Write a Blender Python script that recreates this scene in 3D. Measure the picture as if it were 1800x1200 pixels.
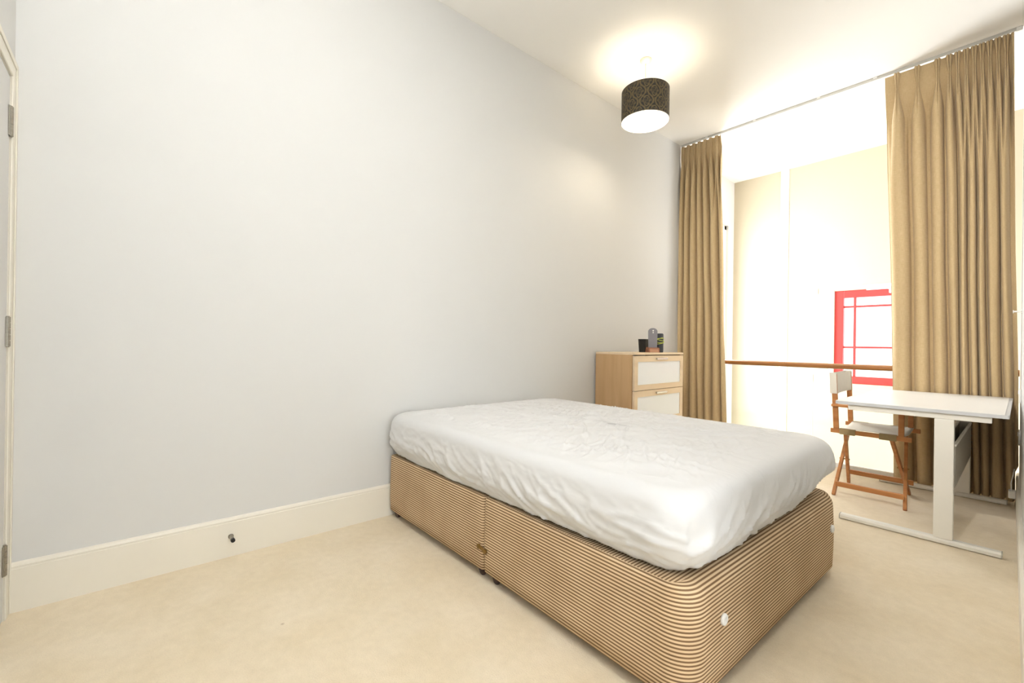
import bpy, bmesh, math, random
from math import sin, cos, pi, sqrt, exp
from mathutils import Vector, Matrix, noise

random.seed(7)
S = bpy.context.scene
COL = S.collection
for o in list(bpy.data.objects):
    bpy.data.objects.remove(o)

# ------------------------------------------------------------------ camera
F_PX = 772.4
YAW, PITCH, ROLL = 0.7112, 0.0006, 0.0138
CAM_POS = Vector((2.5375, 0.0, 1.06))
fw = Vector((-cos(YAW)*cos(PITCH), sin(YAW)*cos(PITCH), sin(PITCH)))
r0 = fw.cross(Vector((0, 0, 1))).normalized()
u0 = r0.cross(fw)
rt = cos(ROLL)*r0 + sin(ROLL)*u0
up = -sin(ROLL)*r0 + cos(ROLL)*u0
cd = bpy.data.cameras.new('camera')
cam = bpy.data.objects.new('camera', cd)
COL.objects.link(cam)
cd.sensor_width = 36.0
cd.lens = F_PX/1800*36.0
cd.shift_y = 3.8/1800
cd.clip_start = 0.01
cam.matrix_world = Matrix(((rt.x, up.x, -fw.x, CAM_POS.x), (rt.y, up.y, -fw.y, CAM_POS.y), (rt.z, up.z, -fw.z, CAM_POS.z), (0, 0, 0, 1)))
S.camera = cam

# ------------------------------------------------------------------ world, lights, exposure
H = 3.322                      # ceiling height
w = bpy.data.worlds.new('overcast_sky')
S.world = w
w.use_nodes = True
bg = w.node_tree.nodes['Background']
bg.inputs[0].default_value = (0.93, 0.97, 1.0, 1)
bg.inputs[1].default_value = 1.6

def area(name, loc, rot, sx, sy, power, col):
    l = bpy.data.lights.new(name, 'AREA')
    l.shape = 'RECTANGLE'; l.size = sx; l.size_y = sy
    l.energy = power; l.color = col
    o = bpy.data.objects.new(name, l); COL.objects.link(o)
    o.location = loc; o.rotation_euler = rot
    return o
# added area light as stairwell daylight, set at an added end window
area('added_stairwell_light', (4.05, 5.55, -0.35), (0, pi/2, 0), 2.1, 1.2, 85, (1.0, 0.985, 0.95))
# second added light, at an added window in the left wall
area('added_stairwell_light_left', (-0.03, 5.40, 1.35), (0, -pi/2, 0), 2.6, 0.8, 58, (0.96, 0.98, 1.0))
# added fill light in the unseen hall, shining in through the doorway
area('added_hall_light', (4.58, 0.42, 1.35), (0, pi/2, 0), 2.0, 1.3, 28, (0.90, 0.95, 1.0))

S.view_settings.view_transform = 'Standard'
S.view_settings.look = 'None'
S.view_settings.exposure = 0.7
S.view_settings.gamma = 1.0
S.view_settings.use_curve_mapping = False

# ------------------------------------------------------------------ materials
def srgb(r, g, b):
    f = lambda c: (c/255/12.92) if c/255 <= 0.04045 else ((c/255+0.055)/1.055)**2.4
    return (f(r), f(g), f(b), 1)

class NT:
    def __init__(s, name):
        s.m = bpy.data.materials.new(name); s.m.use_nodes = True
        s.t = s.m.node_tree; s.b = s.t.nodes['Principled BSDF']
        s.out = s.t.nodes['Material Output']
    def n(s, kind, **kw):
        x = s.t.nodes.new(kind)
        for k, v in kw.items():
            if k in x.inputs: x.inputs[k].default_value = v
            else: setattr(x, k, v)
        return x
    def l(s, a, b): s.t.links.new(a, b)

def mat(name, col, rough=0.6, var=0.0, vscale=(4, 4, 4), bump=0.0, bscale=(60, 60, 60), bdist=0.002, metal=0.0, col2=None, spec=0.5, detail=4.0, coat=0.0, sheen=0.0):
    k = NT(name); b = k.b
    b.inputs['Base Color'].default_value = col
    b.inputs['Roughness'].default_value = rough
    b.inputs['Metallic'].default_value = metal
    b.inputs['Specular IOR Level'].default_value = spec
    b.inputs['Coat Weight'].default_value = coat
    b.inputs['Sheen Weight'].default_value = sheen
    tc = k.n('ShaderNodeTexCoord')
    if var > 0 or col2:
        mp = k.n('ShaderNodeMapping'); mp.inputs['Scale'].default_value = vscale
        k.l(tc.outputs['Object'], mp.inputs[0])
        nz = k.n('ShaderNodeTexNoise', Scale=1.0, Detail=detail)
        k.l(mp.outputs[0], nz.inputs['Vector'])
        rp = k.n('ShaderNodeValToRGB')
        rp.color_ramp.elements[0].position = 0.3; rp.color_ramp.elements[1].position = 0.7
        c2 = col2 or tuple(c*(1-var) for c in col[:3])+(1,)
        rp.color_ramp.elements[0].color = c2; rp.color_ramp.elements[1].color = col
        k.l(nz.outputs['Fac'], rp.inputs[0]); k.l(rp.outputs[0], b.inputs['Base Color'])
    if bump > 0:
        mp2 = k.n('ShaderNodeMapping'); mp2.inputs['Scale'].default_value = bscale
        k.l(tc.outputs['Object'], mp2.inputs[0])
        n2 = k.n('ShaderNodeTexNoise', Scale=1.0, Detail=3.0)
        k.l(mp2.outputs[0], n2.inputs['Vector'])
        bp = k.n('ShaderNodeBump', Strength=bump, Distance=bdist)
        k.l(n2.outputs['Fac'], bp.inputs['Height']); k.l(bp.outputs[0], b.inputs['Normal'])
    return k.m

M = {}
M['wall'] = mat('white_emulsion_paint', srgb(220, 219, 216), 0.85, 0.012, (2, 2, 2))
M['ceiling'] = mat('ceiling_emulsion_paint', srgb(250, 248, 243), 0.9, 0.01, (2, 2, 2))
M['cream_wall'] = mat('cream_emulsion_paint', srgb(200, 190, 168), 0.85, 0.012, (2, 2, 2))
M['gloss'] = mat('white_satinwood_paint', srgb(238, 232, 218), 0.4, 0.01, (3, 3, 3))
M['white_frame'] = mat('white_powder_coated_steel', srgb(240, 236, 226), 0.42, 0.01, (9, 9, 9))
M['desk_top'] = mat('white_laminate', srgb(240, 239, 236), 0.35, 0.01, (4, 4, 4))
M['desk_edge'] = mat('grey_white_edging', srgb(205, 206, 208), 0.4, 0.01, (4, 4, 4))
M['tray'] = mat('grey_cable_net', srgb(186, 180, 168), 0.8, 0.1, (40, 40, 40), 0.3, (200, 200, 200))
M['plastic_white'] = mat('white_plastic', srgb(244, 243, 240), 0.35, 0.01, (9, 9, 9))
M['steel'] = mat('brushed_steel', srgb(168, 162, 150), 0.3, 0.2, (20, 20, 200), metal=0.9)
M['chrome'] = mat('satin_chrome', srgb(205, 203, 200), 0.25, 0.05, (20, 20, 200), metal=0.9)
M['brass'] = mat('tarnished_brass', srgb(150, 118, 66), 0.4, 0.3, (60, 60, 60), metal=0.8)
M['rubber'] = mat('black_rubber', srgb(24, 22, 21), 0.6, 0.1, (40, 40, 40))
M['castor'] = mat('dark_brown_castor_plastic', srgb(70, 52, 46), 0.45, 0.2, (30, 30, 30))
M['oak_side'] = mat('oak_effect_foil', srgb(214, 178, 132), 0.5, 0, (14, 14, 1.2), 0.1, (60, 60, 4), 0.0005, col2=srgb(196, 158, 112), detail=6)
M['oak_lit'] = mat('oak_effect_foil_lit', srgb(240, 218, 186), 0.5, 0, (14, 1.6, 14), 0.1, (60, 6, 60), 0.0005, col2=srgb(228, 204, 170), detail=6)  # same oak foil, with the light on the front put into its colour
M['frosted'] = mat('frosted_white_glass', srgb(240, 244, 248), 0.28, 0.01, (5, 5, 5), coat=0.2)
M['teak'] = mat('oiled_teak', srgb(198, 138, 82), 0.45, 0, (3, 30, 30), 0.1, (10, 100, 100), 0.0005, col2=srgb(168, 106, 56), detail=6)
M['rail'] = mat('varnished_oak_handrail', srgb(178, 122, 66), 0.3, 0, (2.5, 40, 40), 0.05, (8, 90, 90), 0.0005, col2=srgb(140, 88, 42), detail=6, coat=0.3)
M['canvas'] = mat('off_white_canvas', srgb(226, 220, 208), 0.9, 0.05, (20, 20, 20), 0.3, (400, 400, 400), 0.0006)
M['khaki'] = mat('khaki_webbing', srgb(158, 138, 100), 0.85, 0.1, (60, 60, 60), 0.3, (400, 400, 400), 0.0006)
M['red'] = mat('red_gloss_paint', srgb(194, 66, 64), 0.35, 0.06, (6, 6, 6))
M['black'] = mat('black_plastic', srgb(20, 19, 20), 0.35, 0.1, (30, 30, 30))
M['copper'] = mat('brown_leather_effect', srgb(150, 98, 70), 0.5, 0.15, (90, 90, 90), 0.2, (300, 300, 300), 0.0004)
M['tan'] = mat('ribbed_tan_leather', srgb(206, 160, 128), 0.5, 0.15, (30, 30, 300), 0.2, (300, 300, 300), 0.0004)
M['handset'] = mat('grey_handset_plastic', srgb(140, 138, 144), 0.4, 0.06, (300, 300, 300), metal=0.2)
M['speaker'] = mat('charcoal_speaker_mesh', srgb(64, 68, 74), 0.7, 0.3, (300, 300, 300), 0.4, (500, 500, 500), 0.0006)
M['lime'] = mat('lime_yellow_cord', srgb(206, 214, 96), 0.6, 0.05, (90, 90, 90))
M['hall_carpet'] = mat('hall_carpet', srgb(200, 176, 138), 0.95, 0.08, (5, 5, 5))
M['track'] = mat('pale_grey_track_plastic', srgb(206, 204, 198), 0.4, 0.02, (9, 9, 9))
M['rose'] = mat('cream_lamp_plastic', srgb(214, 206, 190), 0.4, 0.02, (9, 9, 9))
M['lining'] = mat('white_shade_lining', srgb(250, 248, 242), 0.8, 0.01, (9, 9, 9))

def carpet():
    k = NT('cream_wool_carpet'); b = k.b
    b.inputs['Roughness'].default_value = 1.0
    b.inputs['Specular IOR Level'].default_value = 0.1
    b.inputs['Sheen Weight'].default_value = 0.2
    tc = k.n('ShaderNodeTexCoord')
    n1 = k.n('ShaderNodeTexNoise', Scale=3.2, Detail=5.0, Roughness=0.6)
    n2 = k.n('ShaderNodeTexNoise', Scale=220.0, Detail=2.0)
    n3 = k.n('ShaderNodeTexNoise', Scale=28.0, Detail=4.0)
    for n in (n1, n2, n3): k.l(tc.outputs['Object'], n.inputs['Vector'])
    r1 = k.n('ShaderNodeValToRGB')
    r1.color_ramp.elements[0].position = 0.35; r1.color_ramp.elements[0].color = srgb(238, 221, 191)
    r1.color_ramp.elements[1].position = 0.65; r1.color_ramp.elements[1].color = srgb(246, 231, 205)
    k.l(n1.outputs['Fac'], r1.inputs[0])
    mx = k.n('ShaderNodeMix', data_type='RGBA', blend_type='MULTIPLY'); mx.inputs['Factor'].default_value = 1.0
    r2 = k.n('ShaderNodeValToRGB')
    r2.color_ramp.elements[0].position = 0.25; r2.color_ramp.elements[0].color = (0.86, 0.845, 0.82, 1)
    r2.color_ramp.elements[1].position = 0.75; r2.color_ramp.elements[1].color = (1.0, 1.0, 1.0, 1)
    ad = k.n('ShaderNodeMath', operation='ADD'); k.l(n2.outputs['Fac'], ad.inputs[0]); k.l(n3.outputs['Fac'], ad.inputs[1])
    hf = k.n('ShaderNodeMath', operation='MULTIPLY'); hf.inputs[1].default_value = 0.5; k.l(ad.outputs[0], hf.inputs[0])
    k.l(hf.outputs[0], r2.inputs[0])
    k.l(r1.outputs[0], mx.inputs['A']); k.l(r2.outputs[0], mx.inputs['B'])
    # a few small stain specks
    vo = k.n('ShaderNodeTexVoronoi', Scale=2.6); k.l(tc.outputs['Object'], vo.inputs['Vector'])
    rs = k.n('ShaderNodeValToRGB')
    rs.color_ramp.elements[0].position = 0.010; rs.color_ramp.elements[0].color = (0.55, 0.45, 0.36, 1)
    rs.color_ramp.elements[1].position = 0.028; rs.color_ramp.elements[1].color = (1, 1, 1, 1)
    k.l(vo.outputs['Distance'], rs.inputs[0])
    m2 = k.n('ShaderNodeMix', data_type='RGBA', blend_type='MULTIPLY'); m2.inputs['Factor'].default_value = 1.0
    k.l(mx.outputs['Result'], m2.inputs['A']); k.l(rs.outputs[0], m2.inputs['B'])
    k.l(m2.outputs['Result'], b.inputs['Base Color'])
    bp = k.n('ShaderNodeBump', Strength=0.5, Distance=0.006)
    k.l(hf.outputs[0], bp.inputs['Height']); k.l(bp.outputs[0], b.inputs['Normal'])
    return k.m
M['carpet'] = carpet()

def ticking():
    k = NT('striped_ticking_fabric'); b = k.b
    b.inputs['Roughness'].default_value = 0.8
    b.inputs['Specular IOR Level'].default_value = 0.2
    uv = k.n('ShaderNodeUVMap'); uv.uv_map = 'UVMap'
    sp = k.n('ShaderNodeSeparateXYZ'); k.l(uv.outputs[0], sp.inputs[0])
    ml = k.n('ShaderNodeMath', operation='MULTIPLY'); ml.inputs[1].default_value = 2*pi/0.0118; k.l(sp.outputs['Y'], ml.inputs[0])
    sn = k.n('ShaderNodeMath', operation='SINE'); k.l(ml.outputs[0], sn.inputs[0])
    rp = k.n('ShaderNodeValToRGB')
    rp.color_ramp.elements[0].position = 0.0; rp.color_ramp.elements[0].color = srgb(132, 104, 76)
    rp.color_ramp.elements[1].position = 0.62; rp.color_ramp.elements[1].color = srgb(232, 206, 168)
    e = rp.color_ramp.elements.new(0.30); e.color = srgb(144, 114, 84)
    mr = k.n('ShaderNodeMapRange'); mr.inputs['From Min'].default_value = -1.0; k.l(sn.outputs[0], mr.inputs['Value'])
    k.l(mr.outputs[0], rp.inputs[0])
    tc = k.n('ShaderNodeTexCoord')
    nz = k.n('ShaderNodeTexNoise', Scale=6.0, Detail=4.0); k.l(tc.outputs['Object'], nz.inputs['Vector'])
    r2 = k.n('ShaderNodeValToRGB')
    r2.color_ramp.elements[0].position = 0.35; r2.color_ramp.elements[0].color = (0.90, 0.87, 0.84, 1)
    r2.color_ramp.elements[1].position = 0.6; r2.color_ramp.elements[1].color = (1, 1, 1, 1)
    k.l(nz.outputs['Fac'], r2.inputs[0])
    mx = k.n('ShaderNodeMix', data_type='RGBA', blend_type='MULTIPLY'); mx.inputs['Factor'].default_value = 1.0
    k.l(rp.outputs[0], mx.inputs['A']); k.l(r2.outputs[0], mx.inputs['B'])
    k.l(mx.outputs['Result'], b.inputs['Base Color'])
    bp = k.n('ShaderNodeBump', Strength=0.35, Distance=0.0015)
    k.l(mr.outputs[0], bp.inputs['Height']); k.l(bp.outputs[0], b.inputs['Normal'])
    return k.m
M['ticking'] = ticking()

def sheet_mat():
    k = NT('white_cotton_sheet'); b = k.b
    b.inputs['Base Color'].default_value = srgb(226, 225, 224)
    b.inputs['Roughness'].default_value = 0.75
    b.inputs['Specular IOR Level'].default_value = 0.25
    tc = k.n('ShaderNodeTexCoord')
    mp = k.n('ShaderNodeMapping'); mp.inputs['Scale'].default_value = (4, 11, 9); mp.inputs['Rotation'].default_value = (0.3, 0.2, 0.35)
    k.l(tc.outputs['Object'], mp.inputs[0])
    n1 = k.n('ShaderNodeTexNoise', Scale=1.6, Detail=5.0, Distortion=1.2, noise_type='RIDGED_MULTIFRACTAL')
    k.l(mp.outputs[0], n1.inputs['Vector'])
    n2 = k.n('ShaderNodeTexNoise', Scale=450.0, Detail=1.0); k.l(tc.outputs['Object'], n2.inputs['Vector'])
    b1 = k.n('ShaderNodeBump', Strength=0.35, Distance=0.007); k.l(n1.outputs['Fac'], b1.inputs['Height'])
    b2 = k.n('ShaderNodeBump', Strength=0.15, Distance=0.0006); k.l(n2.outputs['Fac'], b2.inputs['Height']); k.l(b1.outputs[0], b2.inputs['Normal'])
    k.l(b2.outputs[0], b.inputs['Normal'])
    return k.m
M['sheet'] = sheet_mat()

def linen():
    k = NT('beige_linen_curtain_fabric'); b = k.b
    b.inputs['Roughness'].default_value = 0.9
    b.inputs['Specular IOR Level'].default_value = 0.15
    b.inputs['Sheen Weight'].default_value = 0.15
    uv = k.n('ShaderNodeUVMap'); uv.uv_map = 'UVMap'
    def slub(sc):
        mp = k.n('ShaderNodeMapping'); mp.inputs['Scale'].default_value = sc
        k.l(uv.outputs[0], mp.inputs[0])
        n = k.n('ShaderNodeTexNoise', Scale=1.0, Detail=3.0); k.l(mp.outputs[0], n.inputs['Vector'])
        return n.outputs['Fac']
    a = slub((500, 24, 1)); c = slub((30, 420, 1))
    ad = k.n('ShaderNodeMath', operation='ADD'); k.l(a, ad.inputs[0]); k.l(c, ad.inputs[1])
    hf = k.n('ShaderNodeMath', operation='MULTIPLY'); hf.inputs[1].default_value = 0.5; k.l(ad.outputs[0], hf.inputs[0])
    rp = k.n('ShaderNodeValToRGB')
    rp.color_ramp.elements[0].position = 0.32; rp.color_ramp.elements[0].color = srgb(190, 164, 122)
    rp.color_ramp.elements[1].position = 0.68; rp.color_ramp.elements[1].color = srgb(214, 190, 150)
    k.l(hf.outputs[0], rp.inputs[0]); k.l(rp.outputs[0], b.inputs['Base Color'])
    bp = k.n('ShaderNodeBump', Strength=0.3, Distance=0.0012); k.l(hf.outputs[0], bp.inputs['Height']); k.l(bp.outputs[0], b.inputs['Normal'])
    tr = k.n('ShaderNodeBsdfTranslucent'); k.l(rp.outputs[0], tr.inputs['Color'])
    mx = k.n('ShaderNodeMixShader'); mx.inputs[0].default_value = 0.03
    k.l(b.outputs[0], mx.inputs[1]); k.l(tr.outputs[0], mx.inputs[2]); k.l(mx.outputs[0], k.out.inputs['Surface'])
    return k.m
M['linen'] = linen()

def glass():
    k = NT('clear_glass')
    tp = k.n('ShaderNodeBsdfTransparent'); tp.inputs[0].default_value = (0.97, 0.99, 0.98, 1)
    gl = k.n('ShaderNodeBsdfGlossy', Roughness=0.02)
    fr = k.n('ShaderNodeFresnel', IOR=1.25)
    mx = k.n('ShaderNodeMixShader')
    k.l(fr.outputs[0], mx.inputs[0]); k.l(tp.outputs[0], mx.inputs[1]); k.l(gl.outputs[0], mx.inputs[2])
    k.l(mx.outputs[0], k.out.inputs['Surface'])
    return k.m
M['glass'] = glass()

def emis(name, col, st):
    k = NT(name); k.b.inputs['Base Color'].default_value = col
    k.b.inputs['Emission Color'].default_value = col; k.b.inputs['Emission Strength'].default_value = st
    return k.m
M['bulb'] = emis('warm_lamp_bulb', (1.0, 0.86, 0.66, 1), 8.0)
M['diffuser'] = emis('added_spotlight_lens', (1.0, 0.94, 0.84, 1), 3.0)  # glow for the lens of the added spotlight

def damask_mat():
    k = NT('black_and_gold_damask'); b = k.b
    at = k.n('ShaderNodeVertexColor'); at.layer_name = 'damask'
    k.l(at.outputs['Color'], b.inputs['Base Color'])
    b.inputs['Roughness'].default_value = 0.6
    return k.m
M['damask'] = damask_mat()

# ------------------------------------------------------------------ helpers
def obj(name, bm, m, parent=None, smooth=False, bevel=0.0, seg=2):
    bmesh.ops.recalc_face_normals(bm, faces=bm.faces)
    me = bpy.data.meshes.new(name); bm.to_mesh(me); bm.free()
    o = bpy.data.objects.new(name, me); COL.objects.link(o)
    me.materials.append(m if not isinstance(m, str) else M[m])
    if smooth:
        for p in me.polygons: p.use_smooth = True
    if parent: o.parent = parent
    if bevel:
        md = o.modifiers.new('bevel', 'BEVEL'); md.width = bevel; md.segments = seg; md.limit_method = 'ANGLE'
        md.harden_normals = False
    return o
def tag(o, label, cat, group=None):
    o['label'] = label; o['category'] = cat
    if group: o['group'] = group
    return o
def thing(name, loc, label, cat, group=None, rz=0.0):
    o = bpy.data.objects.new(name, None); COL.objects.link(o)
    o.location = loc; o.rotation_euler = (0, 0, rz); o.empty_display_size = 0.1
    return tag(o, label, cat, group)
def struct(o):
    o['kind'] = 'structure'; return o
def NB(): return bmesh.new()
def box(bm, lo, hi):
    vs = [bm.verts.new((x, y, z)) for z in (lo[2], hi[2]) for y in (lo[1], hi[1]) for x in (lo[0], hi[0])]
    for f in ((0, 2, 3, 1), (4, 5, 7, 6), (0, 1, 5, 4), (2, 6, 7, 3), (0, 4, 6, 2), (1, 3, 7, 5)):
        bm.faces.new([vs[i] for i in f])
    return bm
def frame_of(d):
    d = d.normalized(); a = Vector((0, 0, 1)) if abs(d.z) < 0.95 else Vector((1, 0, 0))
    s = d.cross(a).normalized(); return s, s.cross(d).normalized()
def beam(bm, p0, p1, wd, ht, side=None):
    p0, p1 = Vector(p0), Vector(p1); d = (p1-p0)
    if side is None: s, u = frame_of(d)
    else:
        s = Vector(side); s = (s - d.normalized()*s.dot(d.normalized())).normalized(); u = s.cross(d.normalized())
    vs = []
    for p in (p0, p1):
        for a, b in ((-1, -1), (1, -1), (1, 1), (-1, 1)): vs.append(bm.verts.new(p+s*a*wd/2+u*b*ht/2))
    for f in ((0, 1, 2, 3), (7, 6, 5, 4), (0, 4, 5, 1), (1, 5, 6, 2), (2, 6, 7, 3), (3, 7, 4, 0)):
        bm.faces.new([vs[i] for i in f])
    return bm
def cyl(bm, p0, p1, r, n=16, r1=None):
    p0, p1 = Vector(p0), Vector(p1); s, u = frame_of(p1-p0); r1 = r if r1 is None else r1
    a = [bm.verts.new(p0+(s*cos(2*pi*i/n)+u*sin(2*pi*i/n))*r) for i in range(n)]
    b = [bm.verts.new(p1+(s*cos(2*pi*i/n)+u*sin(2*pi*i/n))*r1) for i in range(n)]
    for i in range(n): bm.faces.new((a[i], a[(i+1) % n], b[(i+1) % n], b[i]))
    bm.faces.new(a[::-1]); bm.faces.new(b)
    return bm
def lathe(bm, prof, n=24, c=(0, 0, 0), close=True):
    rings = []
    for r, z in prof:
        rings.append([bm.verts.new((c[0]+r*cos(2*pi*i/n), c[1]+r*sin(2*pi*i/n), c[2]+z)) for i in range(n)])
    for a, b in zip(rings, rings[1:]):
        for i in range(n): bm.faces.new((a[i], a[(i+1) % n], b[(i+1) % n], b[i]))
    if close: bm.faces.new(rings[0][::-1]); bm.faces.new(rings[-1])
    return bm
def tube(bm, pts, r, n=8):
    pts = [Vector(p) for p in pts]; rings = []
    for i, p in enumerate(pts):
        d = pts[min(i+1, len(pts)-1)]-pts[max(i-1, 0)]
        s, u = frame_of(d)
        rings.append([bm.verts.new(p+(s*cos(2*pi*k/n)+u*sin(2*pi*k/n))*r) for k in range(n)])
    for a, b in zip(rings, rings[1:]):
        for k in range(n): bm.faces.new((a[k], a[(k+1) % n], b[(k+1) % n], b[k]))
    bm.faces.new(rings[0][::-1]); bm.faces.new(rings[-1])
    return bm
def prism(bm, poly, axis, a0, a1):
    def mk(p, a):
        return {'x': (a, p[0], p[1]), 'y': (p[0], a, p[1]), 'z': (p[0], p[1], a)}[axis]
    A = [bm.verts.new(mk(p, a0)) for p in poly]; B = [bm.verts.new(mk(p, a1)) for p in poly]
    n = len(poly)
    for i in range(n): bm.faces.new((A[i], A[(i+1) % n], B[(i+1) % n], B[i]))
    bm.faces.new(A[::-1]); bm.faces.new(B)
    return bm
def boxo(name, lo, hi, m, parent=None, bevel=0.0): return obj(name, box(NB(), lo, hi), m, parent, bevel=bevel)
def rwx(y): return 2.585-0.0111*y          # room face of the right-hand wall (slightly out of square)

# ------------------------------------------------------------------ room shell
YD = -0.356            # door wall plane
YE = 4.83              # edge of the bedroom floor at the glazed side
ATX0, ATX1, ATY = -0.075, 4.10, 6.27
ZL = -2.6              # lower floor of the stairwell
struct(boxo('floor', (-0.1, -1.2, -0.12), (4.8, YE, 0.0), 'carpet'))
struct(boxo('ceiling', (-0.2, -1.3, H), (4.9, ATY+0.15, H+0.12), 'ceiling'))
struct(boxo('wall_left', (-0.15, YD-0.12, 0.0), (0.0, YE, H), 'wall'))
# door wall with an opening for the door
b = NB(); box(b, (0.0, YD-0.12, 2.05), (0.90, YD, H)); box(b, (0.90, YD-0.12, 0), (4.70, YD, H))
struct(obj('wall_front', b, 'wall'))
# right wall: from the doorway the photographer stands in to the glazed side
b = NB()
prism(b, [(rwx(1.2), 1.2), (rwx(YE), YE), (rwx(YE)+0.12, YE), (rwx(1.2)+0.12, 1.2)], 'z', 0, H)
struct(obj('wall_right', b, 'wall'))
b = NB(); prism(b, [(rwx(YD), YD), (rwx(1.2), 1.2), (rwx(1.2)+0.12, 1.2), (rwx(YD)+0.12, YD)], 'z', 2.4, H)
struct(obj('wall_lintel', b, 'wall'))
b = NB(); box(b, (4.60, YD, 0), (4.70, 1.32, H)); box(b, (rwx(1.2)+0.12, 1.2, 0), (4.70, 1.32, H))
struct(obj('wall_hall', b, 'wall'))
# stairwell shell
b = NB()
WX0, WX1, WZ0, WZ1 = 1.085, 2.055, 0.655, 1.735      # red window hole in the far wall
box(b, (ATX0-0.1, ATY, ZL), (WX0, ATY+0.16, H)); box(b, (WX1, ATY, ZL), (ATX1+0.1, ATY+0.16, H))
box(b, (WX0, ATY, ZL), (WX1, ATY+0.16, WZ0)); box(b, (WX0, ATY, WZ1), (WX1, ATY+0.16, H))
struct(obj('wall_back', b, 'cream_wall'))
b = NB(); box(b, (ATX0-0.12, YE, ZL), (ATX0, ATY, 0.0)); box(b, (ATX0-0.12, YE, 2.7), (ATX0, ATY, H)); box(b, (ATX0-0.12, YE, 0.0), (ATX0, 5.0, 2.7)); box(b, (ATX0-0.12, 6.1, 0.0), (ATX0, ATY, 2.7))
struct(obj('wall_stairwell_left', b, 'wall'))
b = NB()
for y0 in (5.0, 5.53, 6.05): box(b, (ATX0-0.08, y0, 0.0), (ATX0-0.03, y0+0.05, 2.7))
for z0 in (0.0, 2.65): box(b, (ATX0-0.08, 5.0, z0), (ATX0-0.03, 6.1, z0+0.05))
struct(obj('added_window_left', b, 'white_frame'))  # added window frame around the left stairwell light
struct(boxo('wall_stairwell_near', (rwx(YE)+0.12, YE-0.1, 0.0), (ATX1+0.1, YE, H), 'wall'))
struct(boxo('wall_stairwell_lower', (ATX0-0.12, YE-0.1, ZL), (ATX1+0.1, YE, -0.12), 'wall'))
struct(boxo('floor_stairwell', (ATX0-0.12, YE-0.1, ZL-0.1), (ATX1+0.1, ATY+0.15, ZL), 'hall_carpet'))
struct(boxo('trim_1', (0.505, ATY-0.012, ZL), (0.598, ATY, H), 'plastic_white', bevel=0.004))   # white pipe boxing on the far wall
# added end window of the stairwell, unseen, framing its added light
b = NB()
for y0 in (YE, 5.53, 6.21): box(b, (ATX1-0.02, y0, -1.4), (ATX1+0.05, y0+0.06, H))
for z0 in (-1.4, 0.1, 1.6, H-0.06): box(b, (ATX1-0.02, YE, z0), (ATX1+0.05, ATY, z0+0.06))
struct(obj('added_window_end', b, 'white_frame'))
struct(boxo('wall_stairwell_right', (ATX1-0.02, YE, ZL), (ATX1+0.08, ATY, -1.4), 'wall'))

b = NB()
for y0 in (-0.25, 1.09): box(b, (4.585, y0, 0.3), (4.602, y0+0.06, 2.4))
for z0 in (0.3, 2.34): box(b, (4.585, -0.25, z0), (4.602, 1.15, z0+0.06))
struct(obj('added_window_hall', b, 'white_frame'))  # added window frame around the hall fill light, unseen
# skirting boards
SK = [(0, 0), (0.016, 0), (0.016, 0.166), (0.013, 0.168), (0.013, 0.174), (0.0155, 0.176), (0.012, 0.186), (0.006, 0.190), (0, 0.190)]
struct(obj('baseboard_left', prism(NB(), SK, 'y', YD, YE), 'gloss'))
b = NB(); A = []; B = []
for d, z in SK:
    A.append(b.verts.new((rwx(1.2)-d, 1.2, z))); B.append(b.verts.new((rwx(YE)-d, YE, z)))
for i in range(len(SK)): b.faces.new((A[i], A[(i+1) % len(SK)], B[(i+1) % len(SK)], B[i]))
b.faces.new(A[::-1]); b.faces.new(B)
struct(obj('baseboard_right', b, 'gloss'))

# door with architrave and hinges
dr = struct(boxo('door_1', (0.072, YD-0.044, 0.006), (0.86, YD-0.002, 2.028), 'wall', bevel=0.002))
for z in (0.23, 1.08, 1.86):
    b = NB()
    for k in range(5): cyl(b, (0.079, YD+0.002, z-0.055+k*0.0222), (0.079, YD+0.002, z-0.055+k*0.0222+0.0205), 0.0078, 14)
    cyl(b, (0.079, YD+0.002, z-0.058), (0.079, YD+0.002, z+0.058), 0.005, 10)
    box(b, (0.062, YD-0.001, z-0.055), (0.098, YD+0.0025, z+0.055))
    obj('hinge', b, 'steel', dr)
b = NB()   # architrave profile round the door
def arch(x0, x1, z0, z1):
    box(b, (x0, YD, z0), (x1, YD+0.006, z1))
arch(0.0, 0.066, 0, 2.10); arch(0.866, 0.932, 0, 2.10); arch(0.066, 0.866, 2.034, 2.10)
box(b, (0.0, YD+0.006, 0), (0.02, YD+0.010, 2.10)); box(b, (0.912, YD+0.006, 0), (0.932, YD+0.010, 2.10)); box(b, (0.02, YD+0.006, 2.08), (0.912, YD+0.010, 2.10))
struct(obj('trim_2', b, 'gloss', bevel=0.002))
b = NB(); box(b, (0.0, YD-0.12, 0), (0.069, YD, 2.05)); box(b, (0.863, YD-0.12, 0), (0.90, YD, 2.05)); box(b, (0.069, YD-0.12, 2.031), (0.863, YD, 2.05))
struct(obj('trim_3', b, 'gloss'))

# door stop on the skirting
t = thing('door_stop', (0.016, 0.372, 0.10), 'small steel door stop with black rubber tip on the long skirting board', 'door stop')
b = NB(); cyl(b, (0, 0, 0), (0.004, 0, 0), 0.012, 20); cyl(b, (0.004, 0, 0), (0.050, 0, 0), 0.0085, 20); obj('stem', b, 'steel', t, bevel=0.001)
obj('rubber_tip', cyl(NB(), (0.050, 0, 0), (0.066, 0, 0), 0.0095, 20), 'rubber', t, bevel=0.002)

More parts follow.
